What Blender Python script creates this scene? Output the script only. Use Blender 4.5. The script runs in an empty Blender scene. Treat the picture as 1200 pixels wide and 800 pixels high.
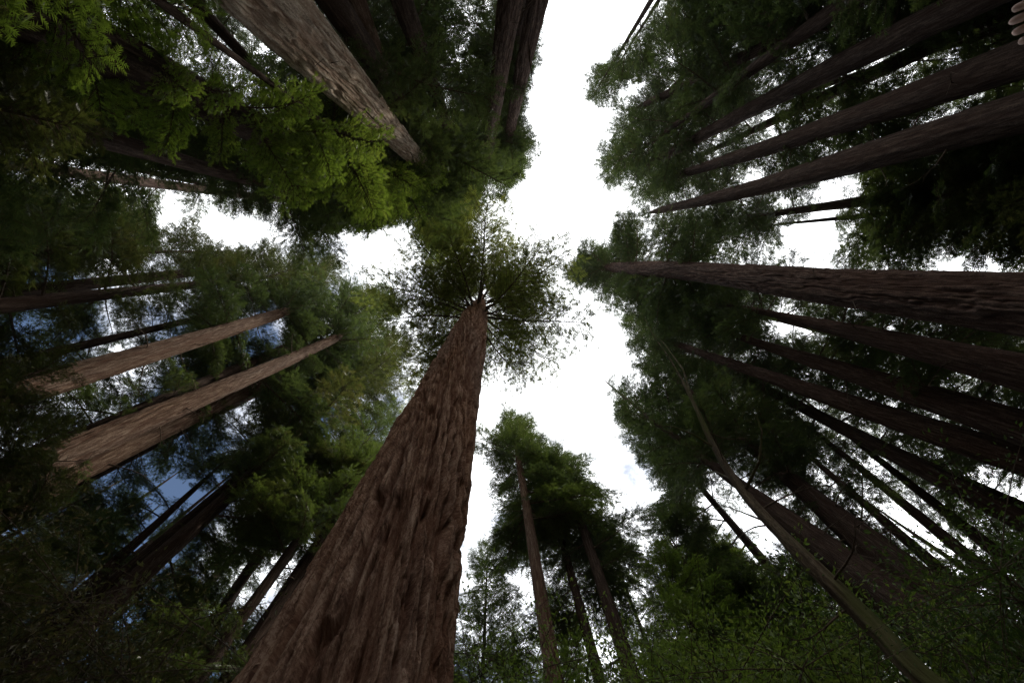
import bpy, math, random
import numpy as np
from mathutils import Vector, Matrix

SC = bpy.context.scene
COL = SC.collection
RNG = np.random.default_rng(11)
random.seed(11)

# ------------------------------------------------------------------ camera
W0, H0, FPX = 1200.0, 800.0, 469.0          # photograph pixels and focal length in them
CAM = np.array([0.0, 0.0, 0.55])
ZEN = (585.0, 295.0)                          # where the verticals meet
zc = np.array([ZEN[0]-600.0, 400.0-ZEN[1], FPX]); zc /= np.linalg.norm(zc)
fwd = Vector((-zc[0], zc[1], zc[2])).normalized()
rot = Vector((0, 0, 1)).rotation_difference(fwd)
CR = np.array(rot @ Vector((1, 0, 0)))
CU = np.array(rot @ Vector((0, -1, 0)))
CF = np.array(fwd)
cam_data = bpy.data.cameras.new('camera')
cam_data.sensor_width = 36.0
cam_data.lens = 36.0*FPX/W0
cam_data.clip_start = 0.02
cam_data.clip_end = 3000
cam = bpy.data.objects.new('camera', cam_data)
COL.objects.link(cam)
M = Matrix.Identity(4)
for i in range(3):
    M[i][0], M[i][1], M[i][2], M[i][3] = CR[i], CU[i], -CF[i], CAM[i]
cam.matrix_world = M
SC.camera = cam

# ------------------------------------------------------------------ light
SUN_PX = (815.0, 258.0)                        # where the sun stands behind the canopy
def ray(px, py):
    return CR*((px-600.0)/FPX) + CU*((400.0-py)/FPX) + CF
sd = ray(*SUN_PX); sd /= np.linalg.norm(sd)
SUN_EL = math.asin(sd[2])
world = bpy.data.worlds.new('World'); SC.world = world; world.use_nodes = True
wt = world.node_tree; wt.nodes.clear()
def nd(nt, t, **kw):
    n = nt.nodes.new(t)
    for k, v in kw.items():
        setattr(n, k, v)
    return n
wo = nd(wt, 'ShaderNodeOutputWorld')
bg = nd(wt, 'ShaderNodeBackground'); bg.inputs['Strength'].default_value = 0.10
sky = nd(wt, 'ShaderNodeTexSky', sky_type='NISHITA', sun_disc=False)
sky.sun_elevation = SUN_EL
sky.sun_rotation = math.atan2(sd[0], sd[1])
sky.altitude = 100
tc = nd(wt, 'ShaderNodeTexCoord')
sc_ = nd(wt, 'ShaderNodeMapping'); sc_.inputs['Scale'].default_value = (1, 1, 1)
nz = nd(wt, 'ShaderNodeTexNoise'); nz.inputs['Scale'].default_value = 3.2
nz.inputs['Detail'].default_value = 7; nz.inputs['Roughness'].default_value = 0.58
dt = nd(wt, 'ShaderNodeVectorMath', operation='DOT_PRODUCT')
dt.inputs[1].default_value = (0.75, -0.66, 0.0)       # the cloud bank thickens this way
ma = nd(wt, 'ShaderNodeMath', operation='MULTIPLY_ADD')
ma.inputs[1].default_value = 0.34
rmp = nd(wt, 'ShaderNodeMapRange', interpolation_type='SMOOTHSTEP')
rmp.inputs['From Min'].default_value = 0.25; rmp.inputs['From Max'].default_value = 0.45
mx = nd(wt, 'ShaderNodeMix', data_type='RGBA')
mx.inputs[7].default_value = (22.0, 22.4, 23.0, 1)
L = wt.links.new
L(tc.outputs['Generated'], sc_.inputs[0]); L(sc_.outputs[0], nz.inputs['Vector'])
L(tc.outputs['Generated'], dt.inputs[0]); L(dt.outputs['Value'], ma.inputs[0])
L(nz.outputs[0], ma.inputs[2]); L(ma.outputs[0], rmp.inputs[0])
L(rmp.outputs[0], mx.inputs[0]); L(sky.outputs[0], mx.inputs[6])
L(mx.outputs[2], bg.inputs[0]); L(bg.outputs[0], wo.inputs[0])

sun_d = bpy.data.lights.new('sun', 'SUN'); sun_d.energy = 3.0; sun_d.angle = math.radians(2.5)
sun_d.color = (1.0, 0.93, 0.82)
sun = bpy.data.objects.new('sun', sun_d); COL.objects.link(sun)
sun.rotation_euler = Vector(sd).to_track_quat('Z', 'Y').to_euler()

SC.view_settings.view_transform = 'Standard'
SC.view_settings.look = 'None'
SC.view_settings.exposure = 0.22
SC.view_settings.gamma = 1.0
SC.cycles.max_bounces = 6
SC.cycles.diffuse_bounces = 3
SC.cycles.transmission_bounces = 4
SC.cycles.use_denoising = True
SC.cycles.denoiser = 'OPENIMAGEDENOISE'
SC.cycles.denoising_input_passes = 'RGB_ALBEDO_NORMAL'
SC.cycles.denoising_prefilter = 'NONE'
SC.cycles.use_adaptive_sampling = False
SC.cycles.sample_clamp_indirect = 3.0

# ------------------------------------------------------------------ helpers
def at(px, py, D):
    """the point on the ray of a photograph pixel at horizontal distance D"""
    r = ray(px, py)
    return CAM + r*(D/math.hypot(r[0], r[1]))
def project(P):
    d = np.asarray(P) - CAM
    z = d @ CF
    zz = np.where(z > 0.01, z, 0.01)
    return 600 + FPX*(d @ CR)/zz, 400 - FPX*(d @ CU)/zz, z

def in_poly(px, py, poly):
    ins = np.zeros(np.shape(px), bool)
    n = len(poly)
    for i in range(n):
        x0, y0 = poly[i]; x1, y1 = poly[(i+1) % n]
        c = ((y0 > py) != (y1 > py)) & (px < (x1-x0)*(py-y0)/(y1-y0+1e-9)+x0)
        ins ^= c
    return ins

# openings in the canopy, as outlines with how much foliage is left in them
GAPS = [
 ([(645,-60),(790,-60),(768,0),(745,40),(700,72),(676,84),(674,130),(684,180),(692,205),(716,236),(700,256),
   (668,264),(640,290),(600,286),(572,278),(585,250),(600,222),(632,203),(644,182),(627,160),(618,140),(628,90),(642,40)], 0.0),
 ([(392,288),(440,274),(472,268),(482,284),(470,306),(440,314),(405,300)], 0.0),
 ([(238,250),(262,264),(312,256),(322,276),(280,284),(245,272)], 0.0),
 ([(205,215),(216,225),(208,250),(196,262),(187,255)], 0.0),
 ([(120,150),(190,110),(260,200),(230,290),(150,250)], 0.8),
 ([(685,345),(712,372),(722,420),(711,446),(716,492),(724,522),(742,535),(768,575),(742,588),(722,560),(690,530),(650,512),
   (625,480),(590,462),(565,480),(552,470),(556,446),(600,446),(640,444),(675,420),(688,395)], 0.0),
 ([(552,455),(600,450),(585,480),(560,500),(552,530),(565,560),(575,590),(556,612),(544,650),(543,560)], 0.0),
 ([(965,212),(992,210),(994,236),(978,250),(976,282),(945,292),(918,286),(925,265),(950,248)], 0.0),
 ([(903,366),(960,378),(942,394),(903,384)], 0.0),
 ([(838,540),(872,572),(908,622),(925,660),(892,660),(858,622),(826,592)], 0.1),
 ([(1038,580),(1070,600),(1066,622),(1042,616)], 0.0),
 ([(40,318),(130,335),(235,345),(212,372),(120,388),(50,418),(36,380)], 0.4),
 ([(285,372),(335,365),(330,395),(300,405)], 0.15),
 ([(230,500),(290,480),(300,520),(240,530)], 0.3),
 ([(350,470),(395,455),(395,500),(355,505)], 0.3),
 ([(192,562),(225,566),(280,552),(256,598),(208,650),(160,690),(120,716),(104,700),(155,645),(180,605)], 0.10),
 ([(120,660),(165,690),(165,722),(130,720)], 0.15),
 ([(245,690),(300,660),(320,690),(300,725)], 0.12),
 ([(355,640),(372,612),(330,700),(310,730)], 0.1),
 ([(860,425),(1000,455),(1080,545),(1040,570),(960,540),(880,500)], 0.65),
 ([(980,540),(1035,560),(1030,600),(980,600)], 0.35),
 ([(960,90),(1090,55),(1140,60),(1060,100),(980,115)], 0.5),
 ([(880,75),(945,15),(955,30),(905,110)], 0.5),
 ([(820,160),(930,120),(960,140),(850,185)], 0.5),
 ([(840,215),(975,170),(980,195),(870,250)], 0.45),
 ([(165,5),(215,0),(290,60),(280,100),(240,90)], 0.75),
 ([(540,20),(575,0),(560,160),(520,120)], 0.55),
 ([(1050,385),(1200,395),(1200,425),(1060,405)], 0.6),
 ([(700,285),(760,240),(900,240),(930,290),(780,300)], 0.55),
]
def keep_prob(px, py):
    k = np.ones(np.shape(px))
    for poly, p in GAPS:
        k = np.where(in_poly(px, py, poly), np.minimum(k, p), k)
    return k

# numpy value noise, three dimensions
_P = RNG.integers(0, 1 << 30, 4096)
def _h(ix, iy, iz):
    return (_P[(ix*73856093 ^ iy*19349663 ^ iz*83492791) & 4095] & 0xffff)/65535.0
def vnoise(x, y, z):
    xi, yi, zi = np.floor(x).astype(np.int64), np.floor(y).astype(np.int64), np.floor(z).astype(np.int64)
    fx, fy, fz = x-xi, y-yi, z-zi
    fx, fy, fz = [f*f*(3-2*f) for f in (fx, fy, fz)]
    r = 0
    for a in (0, 1):
        for b in (0, 1):
            for c in (0, 1):
                r = r + _h(xi+a, yi+b, zi+c)*(fx if a else 1-fx)*(fy if b else 1-fy)*(fz if c else 1-fz)
    return r
def fbm(x, y, z, o=4):
    s, a, t = 0, 0.5, 0
    for i in range(o):
        s = s + a*vnoise(x+17.3*i, y-9.1*i, z+5.7*i); t += a
        x, y, z, a = x*2.03, y*2.03, z*2.03, a*0.5
    return s/t

def mesh_np(name, V, F, mats, midx=None, smooth=False, attrs=None):
    """V (n,3), F (m,k) with k 3 or 4"""
    me = bpy.data.meshes.new(name)
    V = np.ascontiguousarray(V, np.float32); F = np.ascontiguousarray(F, np.int32)
    me.vertices.add(len(V)); me.vertices.foreach_set('co', V.ravel())
    k = F.shape[1]
    me.loops.add(F.size); me.loops.foreach_set('vertex_index', F.ravel())
    me.polygons.add(len(F))
    me.polygons.foreach_set('loop_start', np.arange(0, F.size, k, dtype=np.int32))
    for m in mats:
        me.materials.append(m)
    if midx is not None:
        me.polygons.foreach_set('material_index', np.ascontiguousarray(midx, np.int32))
    me.polygons.foreach_set('use_smooth', np.full(len(F), bool(smooth)))
    me.update(calc_edges=True)
    for an, (typ, arr) in (attrs or {}).items():
        at_ = me.attributes.new(an, typ, 'POINT')
        at_.data.foreach_set('value' if typ == 'FLOAT' else 'vector', np.ascontiguousarray(arr, np.float32).ravel())
    me.validate()
    return me

def link(name, me, parent=None):
    o = bpy.data.objects.new(name, me); COL.objects.link(o)
    if parent is not None:
        o.parent = parent
    return o
def thing(name, label, cat, loc, group=None):
    o = bpy.data.objects.new(name, None); COL.objects.link(o)
    o.location = [float(v) for v in loc]; o.empty_display_size = 0.3
    o['label'] = label; o['category'] = cat
    if group: o['group'] = group
    return o

# ------------------------------------------------------------------ materials
def mat(name):
    m = bpy.data.materials.new(name); m.use_nodes = True
    nt = m.node_tree; nt.nodes.clear()
    return m, nt
def ramp(nt, stops):
    r = nd(nt, 'ShaderNodeValToRGB'); e = r.color_ramp.elements
    while len(e) < len(stops): e.new(0.5)
    for el, (p, c) in zip(e, stops):
        el.position = p; el.color = (*c, 1)
    return r
def bark_mat(name, dark, mid, pale, moss=None, moss_amt=0.0, scale=7.0, bump=0.6):
    m, nt = mat(name); L = nt.links.new
    out = nd(nt, 'ShaderNodeOutputMaterial'); b = nd(nt, 'ShaderNodeBsdfPrincipled')
    b.inputs['Roughness'].default_value = 0.95; b.inputs['Specular IOR Level'].default_value = 0.12
    a = nd(nt, 'ShaderNodeAttribute', attribute_name='bark')
    n1 = nd(nt, 'ShaderNodeTexNoise'); n1.inputs['Scale'].default_value = scale
    n1.inputs['Detail'].default_value = 8; n1.inputs['Roughness'].default_value = 0.65; n1.inputs['Distortion'].default_value = 0.4
    n2 = nd(nt, 'ShaderNodeTexNoise'); n2.inputs['Scale'].default_value = scale*4.5
    n2.inputs['Detail'].default_value = 6; n2.inputs['Roughness'].default_value = 0.7
    n3 = nd(nt, 'ShaderNodeTexNoise'); n3.inputs['Scale'].default_value = 0.9; n3.inputs['Detail'].default_value = 4
    mp = nd(nt, 'ShaderNodeMapping'); mp.inputs['Scale'].default_value = (1, 1, 2.6); L(a.outputs['Vector'], mp.inputs[0])
    L(mp.outputs[0], n2.inputs['Vector'])
    for n in (n1, n3): L(a.outputs['Vector'], n.inputs['Vector'])
    add = nd(nt, 'ShaderNodeMath', operation='MULTIPLY_ADD'); add.inputs[1].default_value = 0.75
    L(n2.outputs[0], add.inputs[0]); L(n1.outputs[0], add.inputs[2])
    r = ramp(nt, [(0.70, dark), (0.875, mid), (1.0, pale)]); L(add.outputs[0], r.inputs[0])
    col = r.outputs[0]
    # broad patches of greyer, weathered bark
    hs = nd(nt, 'ShaderNodeHueSaturation'); L(col, hs.inputs['Color'])
    mr = nd(nt, 'ShaderNodeMapRange'); L(n3.outputs[0], mr.inputs[0])
    mr.inputs['From Min'].default_value = 0.3; mr.inputs['From Max'].default_value = 0.7
    mr.inputs['To Min'].default_value = 1.15; mr.inputs['To Max'].default_value = 0.9
    L(mr.outputs[0], hs.inputs['Saturation']); col = hs.outputs[0]
    # furrows are redder bark and painted darker for shade, crests are weathered
    ia = nd(nt, 'ShaderNodeAttribute', attribute_name='recess_tint')
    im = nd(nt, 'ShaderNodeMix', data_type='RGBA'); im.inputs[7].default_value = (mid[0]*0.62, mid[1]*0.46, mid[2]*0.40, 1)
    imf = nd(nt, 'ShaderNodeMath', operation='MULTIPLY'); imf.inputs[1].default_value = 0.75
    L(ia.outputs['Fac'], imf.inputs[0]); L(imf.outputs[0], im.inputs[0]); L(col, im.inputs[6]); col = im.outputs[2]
    if moss:
        mm = nd(nt, 'ShaderNodeMix', data_type='RGBA'); mm.inputs[7].default_value = (*moss, 1)
        m3 = nd(nt, 'ShaderNodeTexNoise'); m3.inputs['Scale'].default_value = 3.0; m3.inputs['Detail'].default_value = 6
        L(a.outputs['Vector'], m3.inputs['Vector'])
        m4 = nd(nt, 'ShaderNodeMapRange'); L(m3.outputs[0], m4.inputs[0])
        m4.inputs['From Min'].default_value = 0.62-moss_amt*0.35; m4.inputs['From Max'].default_value = 0.78-moss_amt*0.35
        L(m4.outputs[0], mm.inputs[0]); L(col, mm.inputs[6]); col = mm.outputs[2]
    L(col, b.inputs['Base Color'])
    bp = nd(nt, 'ShaderNodeBump'); bp.inputs['Strength'].default_value = bump; bp.inputs['Distance'].default_value = 0.035
    L(add.outputs[0], bp.inputs['Height']); L(bp.outputs[0], b.inputs['Normal'])
    L(b.outputs[0], out.inputs[0])
    return m
def leaf_mat(name, cols, trans=0.35, gloss=0.06, tcol=1.6):
    m, nt = mat(name); L = nt.links.new
    out = nd(nt, 'ShaderNodeOutputMaterial')
    a = nd(nt, 'ShaderNodeAttribute', attribute_name='tint')
    oi = nd(nt, 'ShaderNodeObjectInfo')
    ad = nd(nt, 'ShaderNodeMath', operation='MULTIPLY_ADD'); ad.inputs[1].default_value = 0.35
    sb = nd(nt, 'ShaderNodeMath', operation='MULTIPLY'); sb.inputs[1].default_value = 0.65
    L(a.outputs['Fac'], sb.inputs[0]); L(oi.outputs['Random'], ad.inputs[0]); L(sb.outputs[0], ad.inputs[2])
    r = ramp(nt, cols); L(ad.outputs[0], r.inputs[0])
    d = nd(nt, 'ShaderNodeBsdfDiffuse'); t = nd(nt, 'ShaderNodeBsdfTranslucent'); g = nd(nt, 'ShaderNodeBsdfGlossy')
    g.inputs['Roughness'].default_value = 0.42
    L(r.outputs[0], d.inputs[0])
    gm = nd(nt, 'ShaderNodeMix', data_type='RGBA', blend_type='MULTIPLY'); gm.inputs[0].default_value = 1
    gm.inputs[7].default_value = (tcol*1.0, tcol*1.05, tcol*0.55, 1)
    L(r.outputs[0], gm.inputs[6]); L(gm.outputs[2], t.inputs[0])
    m1 = nd(nt, 'ShaderNodeMixShader'); m1.inputs[0].default_value = trans
    L(d.outputs[0], m1.inputs[1]); L(t.outputs[0], m1.inputs[2])
    m2 = nd(nt, 'ShaderNodeMixShader'); m2.inputs[0].default_value = gloss
    L(m1.outputs[0], m2.inputs[1]); L(g.outputs[0], m2.inputs[2]); L(m2.outputs[0], out.inputs[0])
    return m
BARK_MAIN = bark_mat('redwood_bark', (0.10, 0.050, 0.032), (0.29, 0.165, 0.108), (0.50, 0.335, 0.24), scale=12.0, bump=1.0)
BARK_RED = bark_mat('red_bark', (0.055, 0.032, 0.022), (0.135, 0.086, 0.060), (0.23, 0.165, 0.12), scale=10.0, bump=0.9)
BARK_SHADED = bark_mat('shaded_red_bark', (0.03, 0.018, 0.014), (0.075, 0.048, 0.036), (0.15, 0.10, 0.078), scale=10.0, bump=0.9)  # shaded copy of the red bark, backlit darkness put into the colour
BARK_SUNLIT = bark_mat('sunlit_grey_bark', (0.14, 0.105, 0.078), (0.42, 0.33, 0.25), (0.60, 0.50, 0.40), scale=9.0, bump=0.9)  # grey bark lightened, the sunlight on it painted into the colour
BARK_SHADED_DARK = bark_mat('shaded_dark_bark', (0.024, 0.016, 0.013), (0.060, 0.041, 0.032), (0.115, 0.082, 0.063), scale=10.0, bump=0.8)  # near-black copy of the bark, shade and backlight painted into the colour
BARK_MOSS = bark_mat('mossy_bark', (0.05, 0.039, 0.027), (0.115, 0.09, 0.062), (0.20, 0.16, 0.115), (0.085, 0.088, 0.03), 0.5, scale=7.0, bump=0.5)
TWIG = bark_mat('twig_bark', (0.05, 0.036, 0.028), (0.10, 0.075, 0.055), (0.16, 0.12, 0.09), scale=8, bump=0.2)
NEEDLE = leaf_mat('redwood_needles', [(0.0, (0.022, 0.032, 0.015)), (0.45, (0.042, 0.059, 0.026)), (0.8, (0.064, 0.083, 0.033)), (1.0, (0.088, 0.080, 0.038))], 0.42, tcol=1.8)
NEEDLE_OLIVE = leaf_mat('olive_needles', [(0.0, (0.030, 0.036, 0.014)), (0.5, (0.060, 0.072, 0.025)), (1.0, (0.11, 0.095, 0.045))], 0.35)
NEEDLE_LIT = leaf_mat('lit_needles', [(0.0, (0.060, 0.085, 0.022)), (0.5, (0.112, 0.165, 0.032)), (1.0, (0.175, 0.21, 0.055))], 0.45, tcol=1.8)  # lighter foliage copy, the look of lit leaves put into the colour
NEEDLE_MAIN = leaf_mat('backlit_needles', [(0.0, (0.06, 0.070, 0.022)), (0.5, (0.10, 0.115, 0.036)), (1.0, (0.14, 0.14, 0.05))], 0.52, tcol=2.0)  # great crown needles lightened, light through them painted into the colour
NEEDLE_MID = leaf_mat('mid_green_needles', [(0.0, (0.034, 0.050, 0.017)), (0.5, (0.064, 0.088, 0.027)), (1.0, (0.09, 0.11, 0.036))], 0.42)  # lighter green copy of the redwood needle colour
LEAF = leaf_mat('broad_leaves', [(0.0, (0.026, 0.048, 0.014)), (0.5, (0.055, 0.090, 0.024)), (0.9, (0.085, 0.12, 0.032)), (1.0, (0.12, 0.105, 0.045))], 0.40, 0.04)
LEAF_DRY = leaf_mat('dull_leaves', [(0.0, (0.035, 0.038, 0.018)), (0.5, (0.075, 0.072, 0.035)), (1.0, (0.16, 0.12, 0.08))], 0.30, 0.03)

# ------------------------------------------------------------------ ground
def ground():
    n = 121
    s = np.linspace(-1, 1, n); s = np.sign(s)*np.abs(s)**2.2*600
    X, Y = np.meshgrid(s, s, indexing='ij')
    Z = (fbm(X*0.35+50, Y*0.35+50, X*0, 3)-0.5)*0.35
    Z = Z*np.clip(np.hypot(X, Y)/4, 0.1, 1)
    V = np.stack([X, Y, Z], -1).reshape(-1, 3)
    i = np.arange(n*n).reshape(n, n)
    F = np.stack([i[:-1, :-1], i[1:, :-1], i[1:, 1:], i[:-1, 1:]], -1).reshape(-1, 4)
    m, nt = mat('forest_floor'); L = nt.links.new
    out = nd(nt, 'ShaderNodeOutputMaterial'); b = nd(nt, 'ShaderNodeBsdfPrincipled'); b.inputs['Roughness'].default_value = 1
    g = nd(nt, 'ShaderNodeNewGeometry'); z = nd(nt, 'ShaderNodeTexNoise'); z.inputs['Scale'].default_value = 3; z.inputs['Detail'].default_value = 8
    L(g.outputs['Position'], z.inputs['Vector'])
    r = ramp(nt, [(0.3, (0.035, 0.022, 0.014)), (0.55, (0.09, 0.058, 0.036)), (0.75, (0.06, 0.065, 0.025))])
    L(z.outputs[0], r.inputs[0]); L(r.outputs[0], b.inputs['Base Color']); L(b.outputs[0], out.inputs[0])
    o = link('ground', mesh_np('ground', V, F, [m], smooth=True)); o['kind'] = 'structure'
ground()

# ------------------------------------------------------------------ trunks
def trunk_mesh(name, pts, rad, N, ds, m, ridge=0.06, nrid=2.2, twist=0.05, flare=0.0, near=None, seed=0.0, zmin=-0.6):
    """a furrowed trunk along pts (k,3) with radii; local to pts[0]"""
    pts = np.asarray(pts, float); rad = np.asarray(rad, float)
    seg = np.linalg.norm(np.diff(pts, axis=0), axis=1); S = np.concatenate([[0], np.cumsum(seg)])
    total = S[-1]
    s = [0.0]
    while s[-1] < total:
        st = ds if near is None else ds*max(1.0, s[-1]/near)
        s.append(s[-1]+st)
    s = np.array(s); s[-1] = total
    # smooth interpolation (Catmull-like through a fine cumulative blend)
    def interp(vals):
        d = np.gradient(vals, S) if len(S) > 2 else np.full_like(vals, (vals[-1]-vals[0])/max(total, 1e-6))
        k = np.clip(np.searchsorted(S, s, side='right')-1, 0, len(S)-2)
        h = S[k+1]-S[k]; t = (s-S[k])/h
        return ((2*t**3-3*t**2+1)*vals[k]+(t**3-2*t**2+t)*h*d[k]+(-2*t**3+3*t**2)*vals[k+1]+(t**3-t**2)*h*d[k+1])
    P = np.stack([interp(pts[:, i]) for i in range(3)], 1)
    R = np.interp(s, S, rad)
    R = R*(1+flare*np.exp(-np.maximum(s-0.5, 0)/1.6))
    T = np.gradient(P, axis=0); T /= np.linalg.norm(T, axis=1)[:, None]
    ref = np.array([1.0, 0.02, 0.0])
    A = ref-T*(T@ref)[:, None]; A /= np.linalg.norm(A, axis=1)[:, None]
    B = np.cross(T, A)
    th = np.linspace(0, 2*math.pi, N, endpoint=False)
    TH, SS = np.meshgrid(th, s, indexing='xy')             # (ns,N)
    RR = np.repeat(R[:, None], N, 1)
    tw = TH+SS*twist
    r0 = max(rad[0], 0.05)
    cx, cy = np.cos(tw)*r0, np.sin(tw)*r0
    wob = fbm(cx*2.0+seed, cy*2.0, SS*1.1, 3)-0.5            # the strips wander and fork
    wob2 = fbm(cx*6+seed+3, cy*6, SS*2.6, 2)-0.5
    q = nrid*2.6
    u = vnoise(cx*q+wob*1.6+wob2*0.5+seed, cy*q-wob*1.6+wob2*0.5, SS*0.20+seed)*0.7+vnoise(cx*q*2.1+seed, cy*q*2.1, SS*0.45)*0.3
    groove = np.clip(1-np.abs(2*u-1)*4.2, 0, 1)**0.8          # long furrows
    u2 = vnoise(cx*q*2.7+wob*3+seed+9, cy*q*2.7-wob*3, SS*0.62+seed)*0.72+vnoise(cx*q*5+seed, cy*q*5, SS*2)*0.28
    crack = np.clip(1-np.abs(2*u2-1)*5.0, 0, 1)               # short cracks across the strips
    fine = fbm(cx*q*5+seed, cy*q*5, SS*1.7, 4)-0.5
    flat = fbm(cx*q*0.8+seed, cy*q*0.8+4, SS*0.45, 3)
    pit = vnoise(cx*q*3.4+seed+31, cy*q*3.4, SS*1.7+11)*0.7+vnoise(cx*q*7+seed, cy*q*7, SS*4.5)*0.3
    lobes = (fbm(cx*0.9+seed, cy*0.9, SS*0.10, 2)-0.5)*0.20*r0
    amp = ridge*np.clip(RR/r0, 0.15, 1.3)
    disp = lobes*RR/r0 + amp*(-1.0*groove*np.clip(flat*2.2-0.35, 0.25, 1) - 0.45*crack*np.clip(2.6*(1-flat)-0.8, 0.1, 1) + 0.6*fine - 0.5*np.clip((pit-0.66)*7, 0, 1) + 0.5*(flat-0.5))
    RR = np.maximum(RR+disp, RR*0.5)
    V = P[:, None, :]+A[:, None, :]*(np.cos(TH)*RR)[..., None]+B[:, None, :]*(np.sin(TH)*RR)[..., None]
    ns = len(s)
    i = np.arange(ns*N).reshape(ns, N); j = np.roll(i, -1, 1)
    F = np.stack([i[:-1], j[:-1], j[1:], i[1:]], -1).reshape(-1, 4)
    bk = np.stack([cx+seed, cy, SS*0.16+seed], -1).reshape(-1, 3)
    V = V.reshape(-1, 3)
    return mesh_np(name, V-pts[0], F, [m], smooth=True, attrs={'bark': ('FLOAT_VECTOR', bk), 'recess_tint': ('FLOAT', np.clip(0.75*groove+0.6*crack*(1-flat)+0.5*np.clip((pit-0.62)*5, 0, 1), 0, 1).ravel())})

def tubes(paths, sides=4):
    """several tapered tubes (points, radii) joined: returns V, F, bark"""
    Vs, Fs, Bs, off = [], [], [], 0
    for pts, rad in paths:
        pts = np.asarray(pts, float); rad = np.asarray(rad, float)
        T = np.gradient(pts, axis=0); T /= np.linalg.norm(T, axis=1)[:, None]+1e-9
        ref = np.array([0.13, 0.2, 1.0]) if abs(T[0, 2]) < 0.8 else np.array([1.0, 0.1, 0.1])
        A = np.cross(T, ref); A /= np.linalg.norm(A, axis=1)[:, None]+1e-9
        B = np.cross(T, A)
        th = np.linspace(0, 2*math.pi, sides, endpoint=False)
        V = pts[:, None]+A[:, None]*(np.cos(th)[None]*rad[:, None])[..., None]+B[:, None]*(np.sin(th)[None]*rad[:, None])[..., None]
        n = len(pts); i = np.arange(n*sides).reshape(n, sides)+off; j = np.roll(i, -1, 1)
        Fs.append(np.stack([i[:-1], j[:-1], j[1:], i[1:]], -1).reshape(-1, 4))
        Vs.append(V.reshape(-1, 3)); off += n*sides
        Bs.append(V.reshape(-1, 3)*[1, 1, 1])
    return np.concatenate(Vs), np.concatenate(Fs), np.concatenate(Bs)

# ------------------------------------------------------------------ conifer branches
def frond(nl, rng):
    """ragged flat spray along +x, unit length: triangles (t,3,3)"""
    tr = []
    for k in range(nl):
        x = 0.08+0.80*k/nl
        for sgn in (-1, 1):
            l = (0.42-0.22*abs(x-0.35))*(0.8+0.4*rng.random()); a = math.radians(42+16*rng.random())
            w = 0.055+0.03*rng.random(); x0 = x+0.04*sgn
            tr.append([[x0-w, 0, 0], [x0+w, 0.012*sgn, 0], [x0+l*math.cos(a), sgn*l*math.sin(a), -0.10*l-0.08*rng.random()]])
    tr.append([[0.72, -0.045, 0], [0.72, 0.045, 0], [1.06, 0.0, -0.06]])
    return np.array(tr)

def sprays(pos, dirs, size, nl, rng, droop=0.25, roll=0.5):
    """fronds at pos pointing along dirs, near-horizontal faces: V, F(tri), tint"""
    n = len(pos)
    d = dirs+np.stack([np.zeros(n), np.zeros(n), -droop*rng.random(n)], 1)
    d /= np.linalg.norm(d, axis=1)[:, None]+1e-9
    up = np.tile([0, 0, 1.0], (n, 1))+rng.normal(0, roll, (n, 3))
    y = np.cross(up, d); y /= np.linalg.norm(y, axis=1)[:, None]+1e-9
    z = np.cross(d, y)
    sz = size*(0.65+0.7*rng.random(n))
    Vs, tint = [], []
    tmpl = [frond(nl, rng) for _ in range(6)]
    t = len(tmpl[0]); T = np.stack(tmpl)[rng.integers(0, 6, n)]        # n,t,3,3
    V = (T[..., 0:1]*d[:, None, None]+T[..., 1:2]*y[:, None, None]+T[..., 2:3]*z[:, None, None])*sz[:, None, None, None]+pos[:, None, None]
    tint = np.repeat(np.clip(rng.random(n)*0.75+rng.random(n)*0.25, 0, 1), t*3)
    V = V.reshape(-1, 3)
    return V, np.arange(len(V)).reshape(-1, 3), tint

def branch_template(Ln, K, Msp, size, nl, rng, droop=0.18, rise=0.10, width=0.36, t0=0.12):
    """a bough along +x: wood (V,F,bark) and foliage (V,F,tint)"""
    def axis(t):
        return np.stack([Ln*t, Ln*0.05*np.sin(t*4+1.0)*t+0*t, Ln*(rise*t-droop*t**2.2)], -1)
    tt = np.linspace(0, 1, 8)
    paths = [(axis(tt), Ln*0.012*(1-tt*0.9)+0.006)]
    pos, dirs = [], []
    for k in range(K):
        t = t0+(0.98-t0)*(k+rng.random())/K
        sgn = 1 if k % 2 else -1
        bl = Ln*width*(1.0-0.68*t)*min(1, 0.45+t*2.2)*(0.65+0.6*rng.random())+0.15
        a = math.radians(38+26*rng.random())
        bd = np.array([math.cos(a), sgn*math.sin(a), 0.08*rng.normal()-0.06]); p0 = axis(np.array([t]))[0]
        u = np.linspace(0, 1, 4)
        path = p0+bd*bl*u[:, None]+np.stack([0*u, 0*u, -0.16*bl*u**2], -1)
        paths.append((path, 0.010*(1-u*0.8)+0.004))
        m = max(3, int(Msp*bl/(Ln*width)))
        uu = (np.arange(m)+rng.random(m))/m*0.95+0.08
        pp = p0+bd*bl*uu[:, None]+np.stack([0*uu, 0*uu, -0.16*bl*uu**2], -1)
        s2 = np.where(np.arange(m) % 2, 1, -1)*np.radians(20+35*rng.random(m))
        dd = np.stack([bd[0]*np.cos(s2)-bd[1]*np.sin(s2), bd[0]*np.sin(s2)+bd[1]*np.cos(s2), np.full(m, bd[2])], -1)
        pos.append(pp); dirs.append(dd)
    m = 5
    tip = axis(0.85+0.15*rng.random(m)); pos.append(tip); dirs.append(np.tile([1.0, 0, -0.1], (m, 1))+rng.normal(0, 0.35, (m, 3)))
    pos, dirs = np.concatenate(pos), np.concatenate(dirs)
    pos = pos+rng.normal(0, size*0.18, pos.shape)
    return tubes(paths, 4), sprays(pos, dirs, size, nl, rng)

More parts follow.
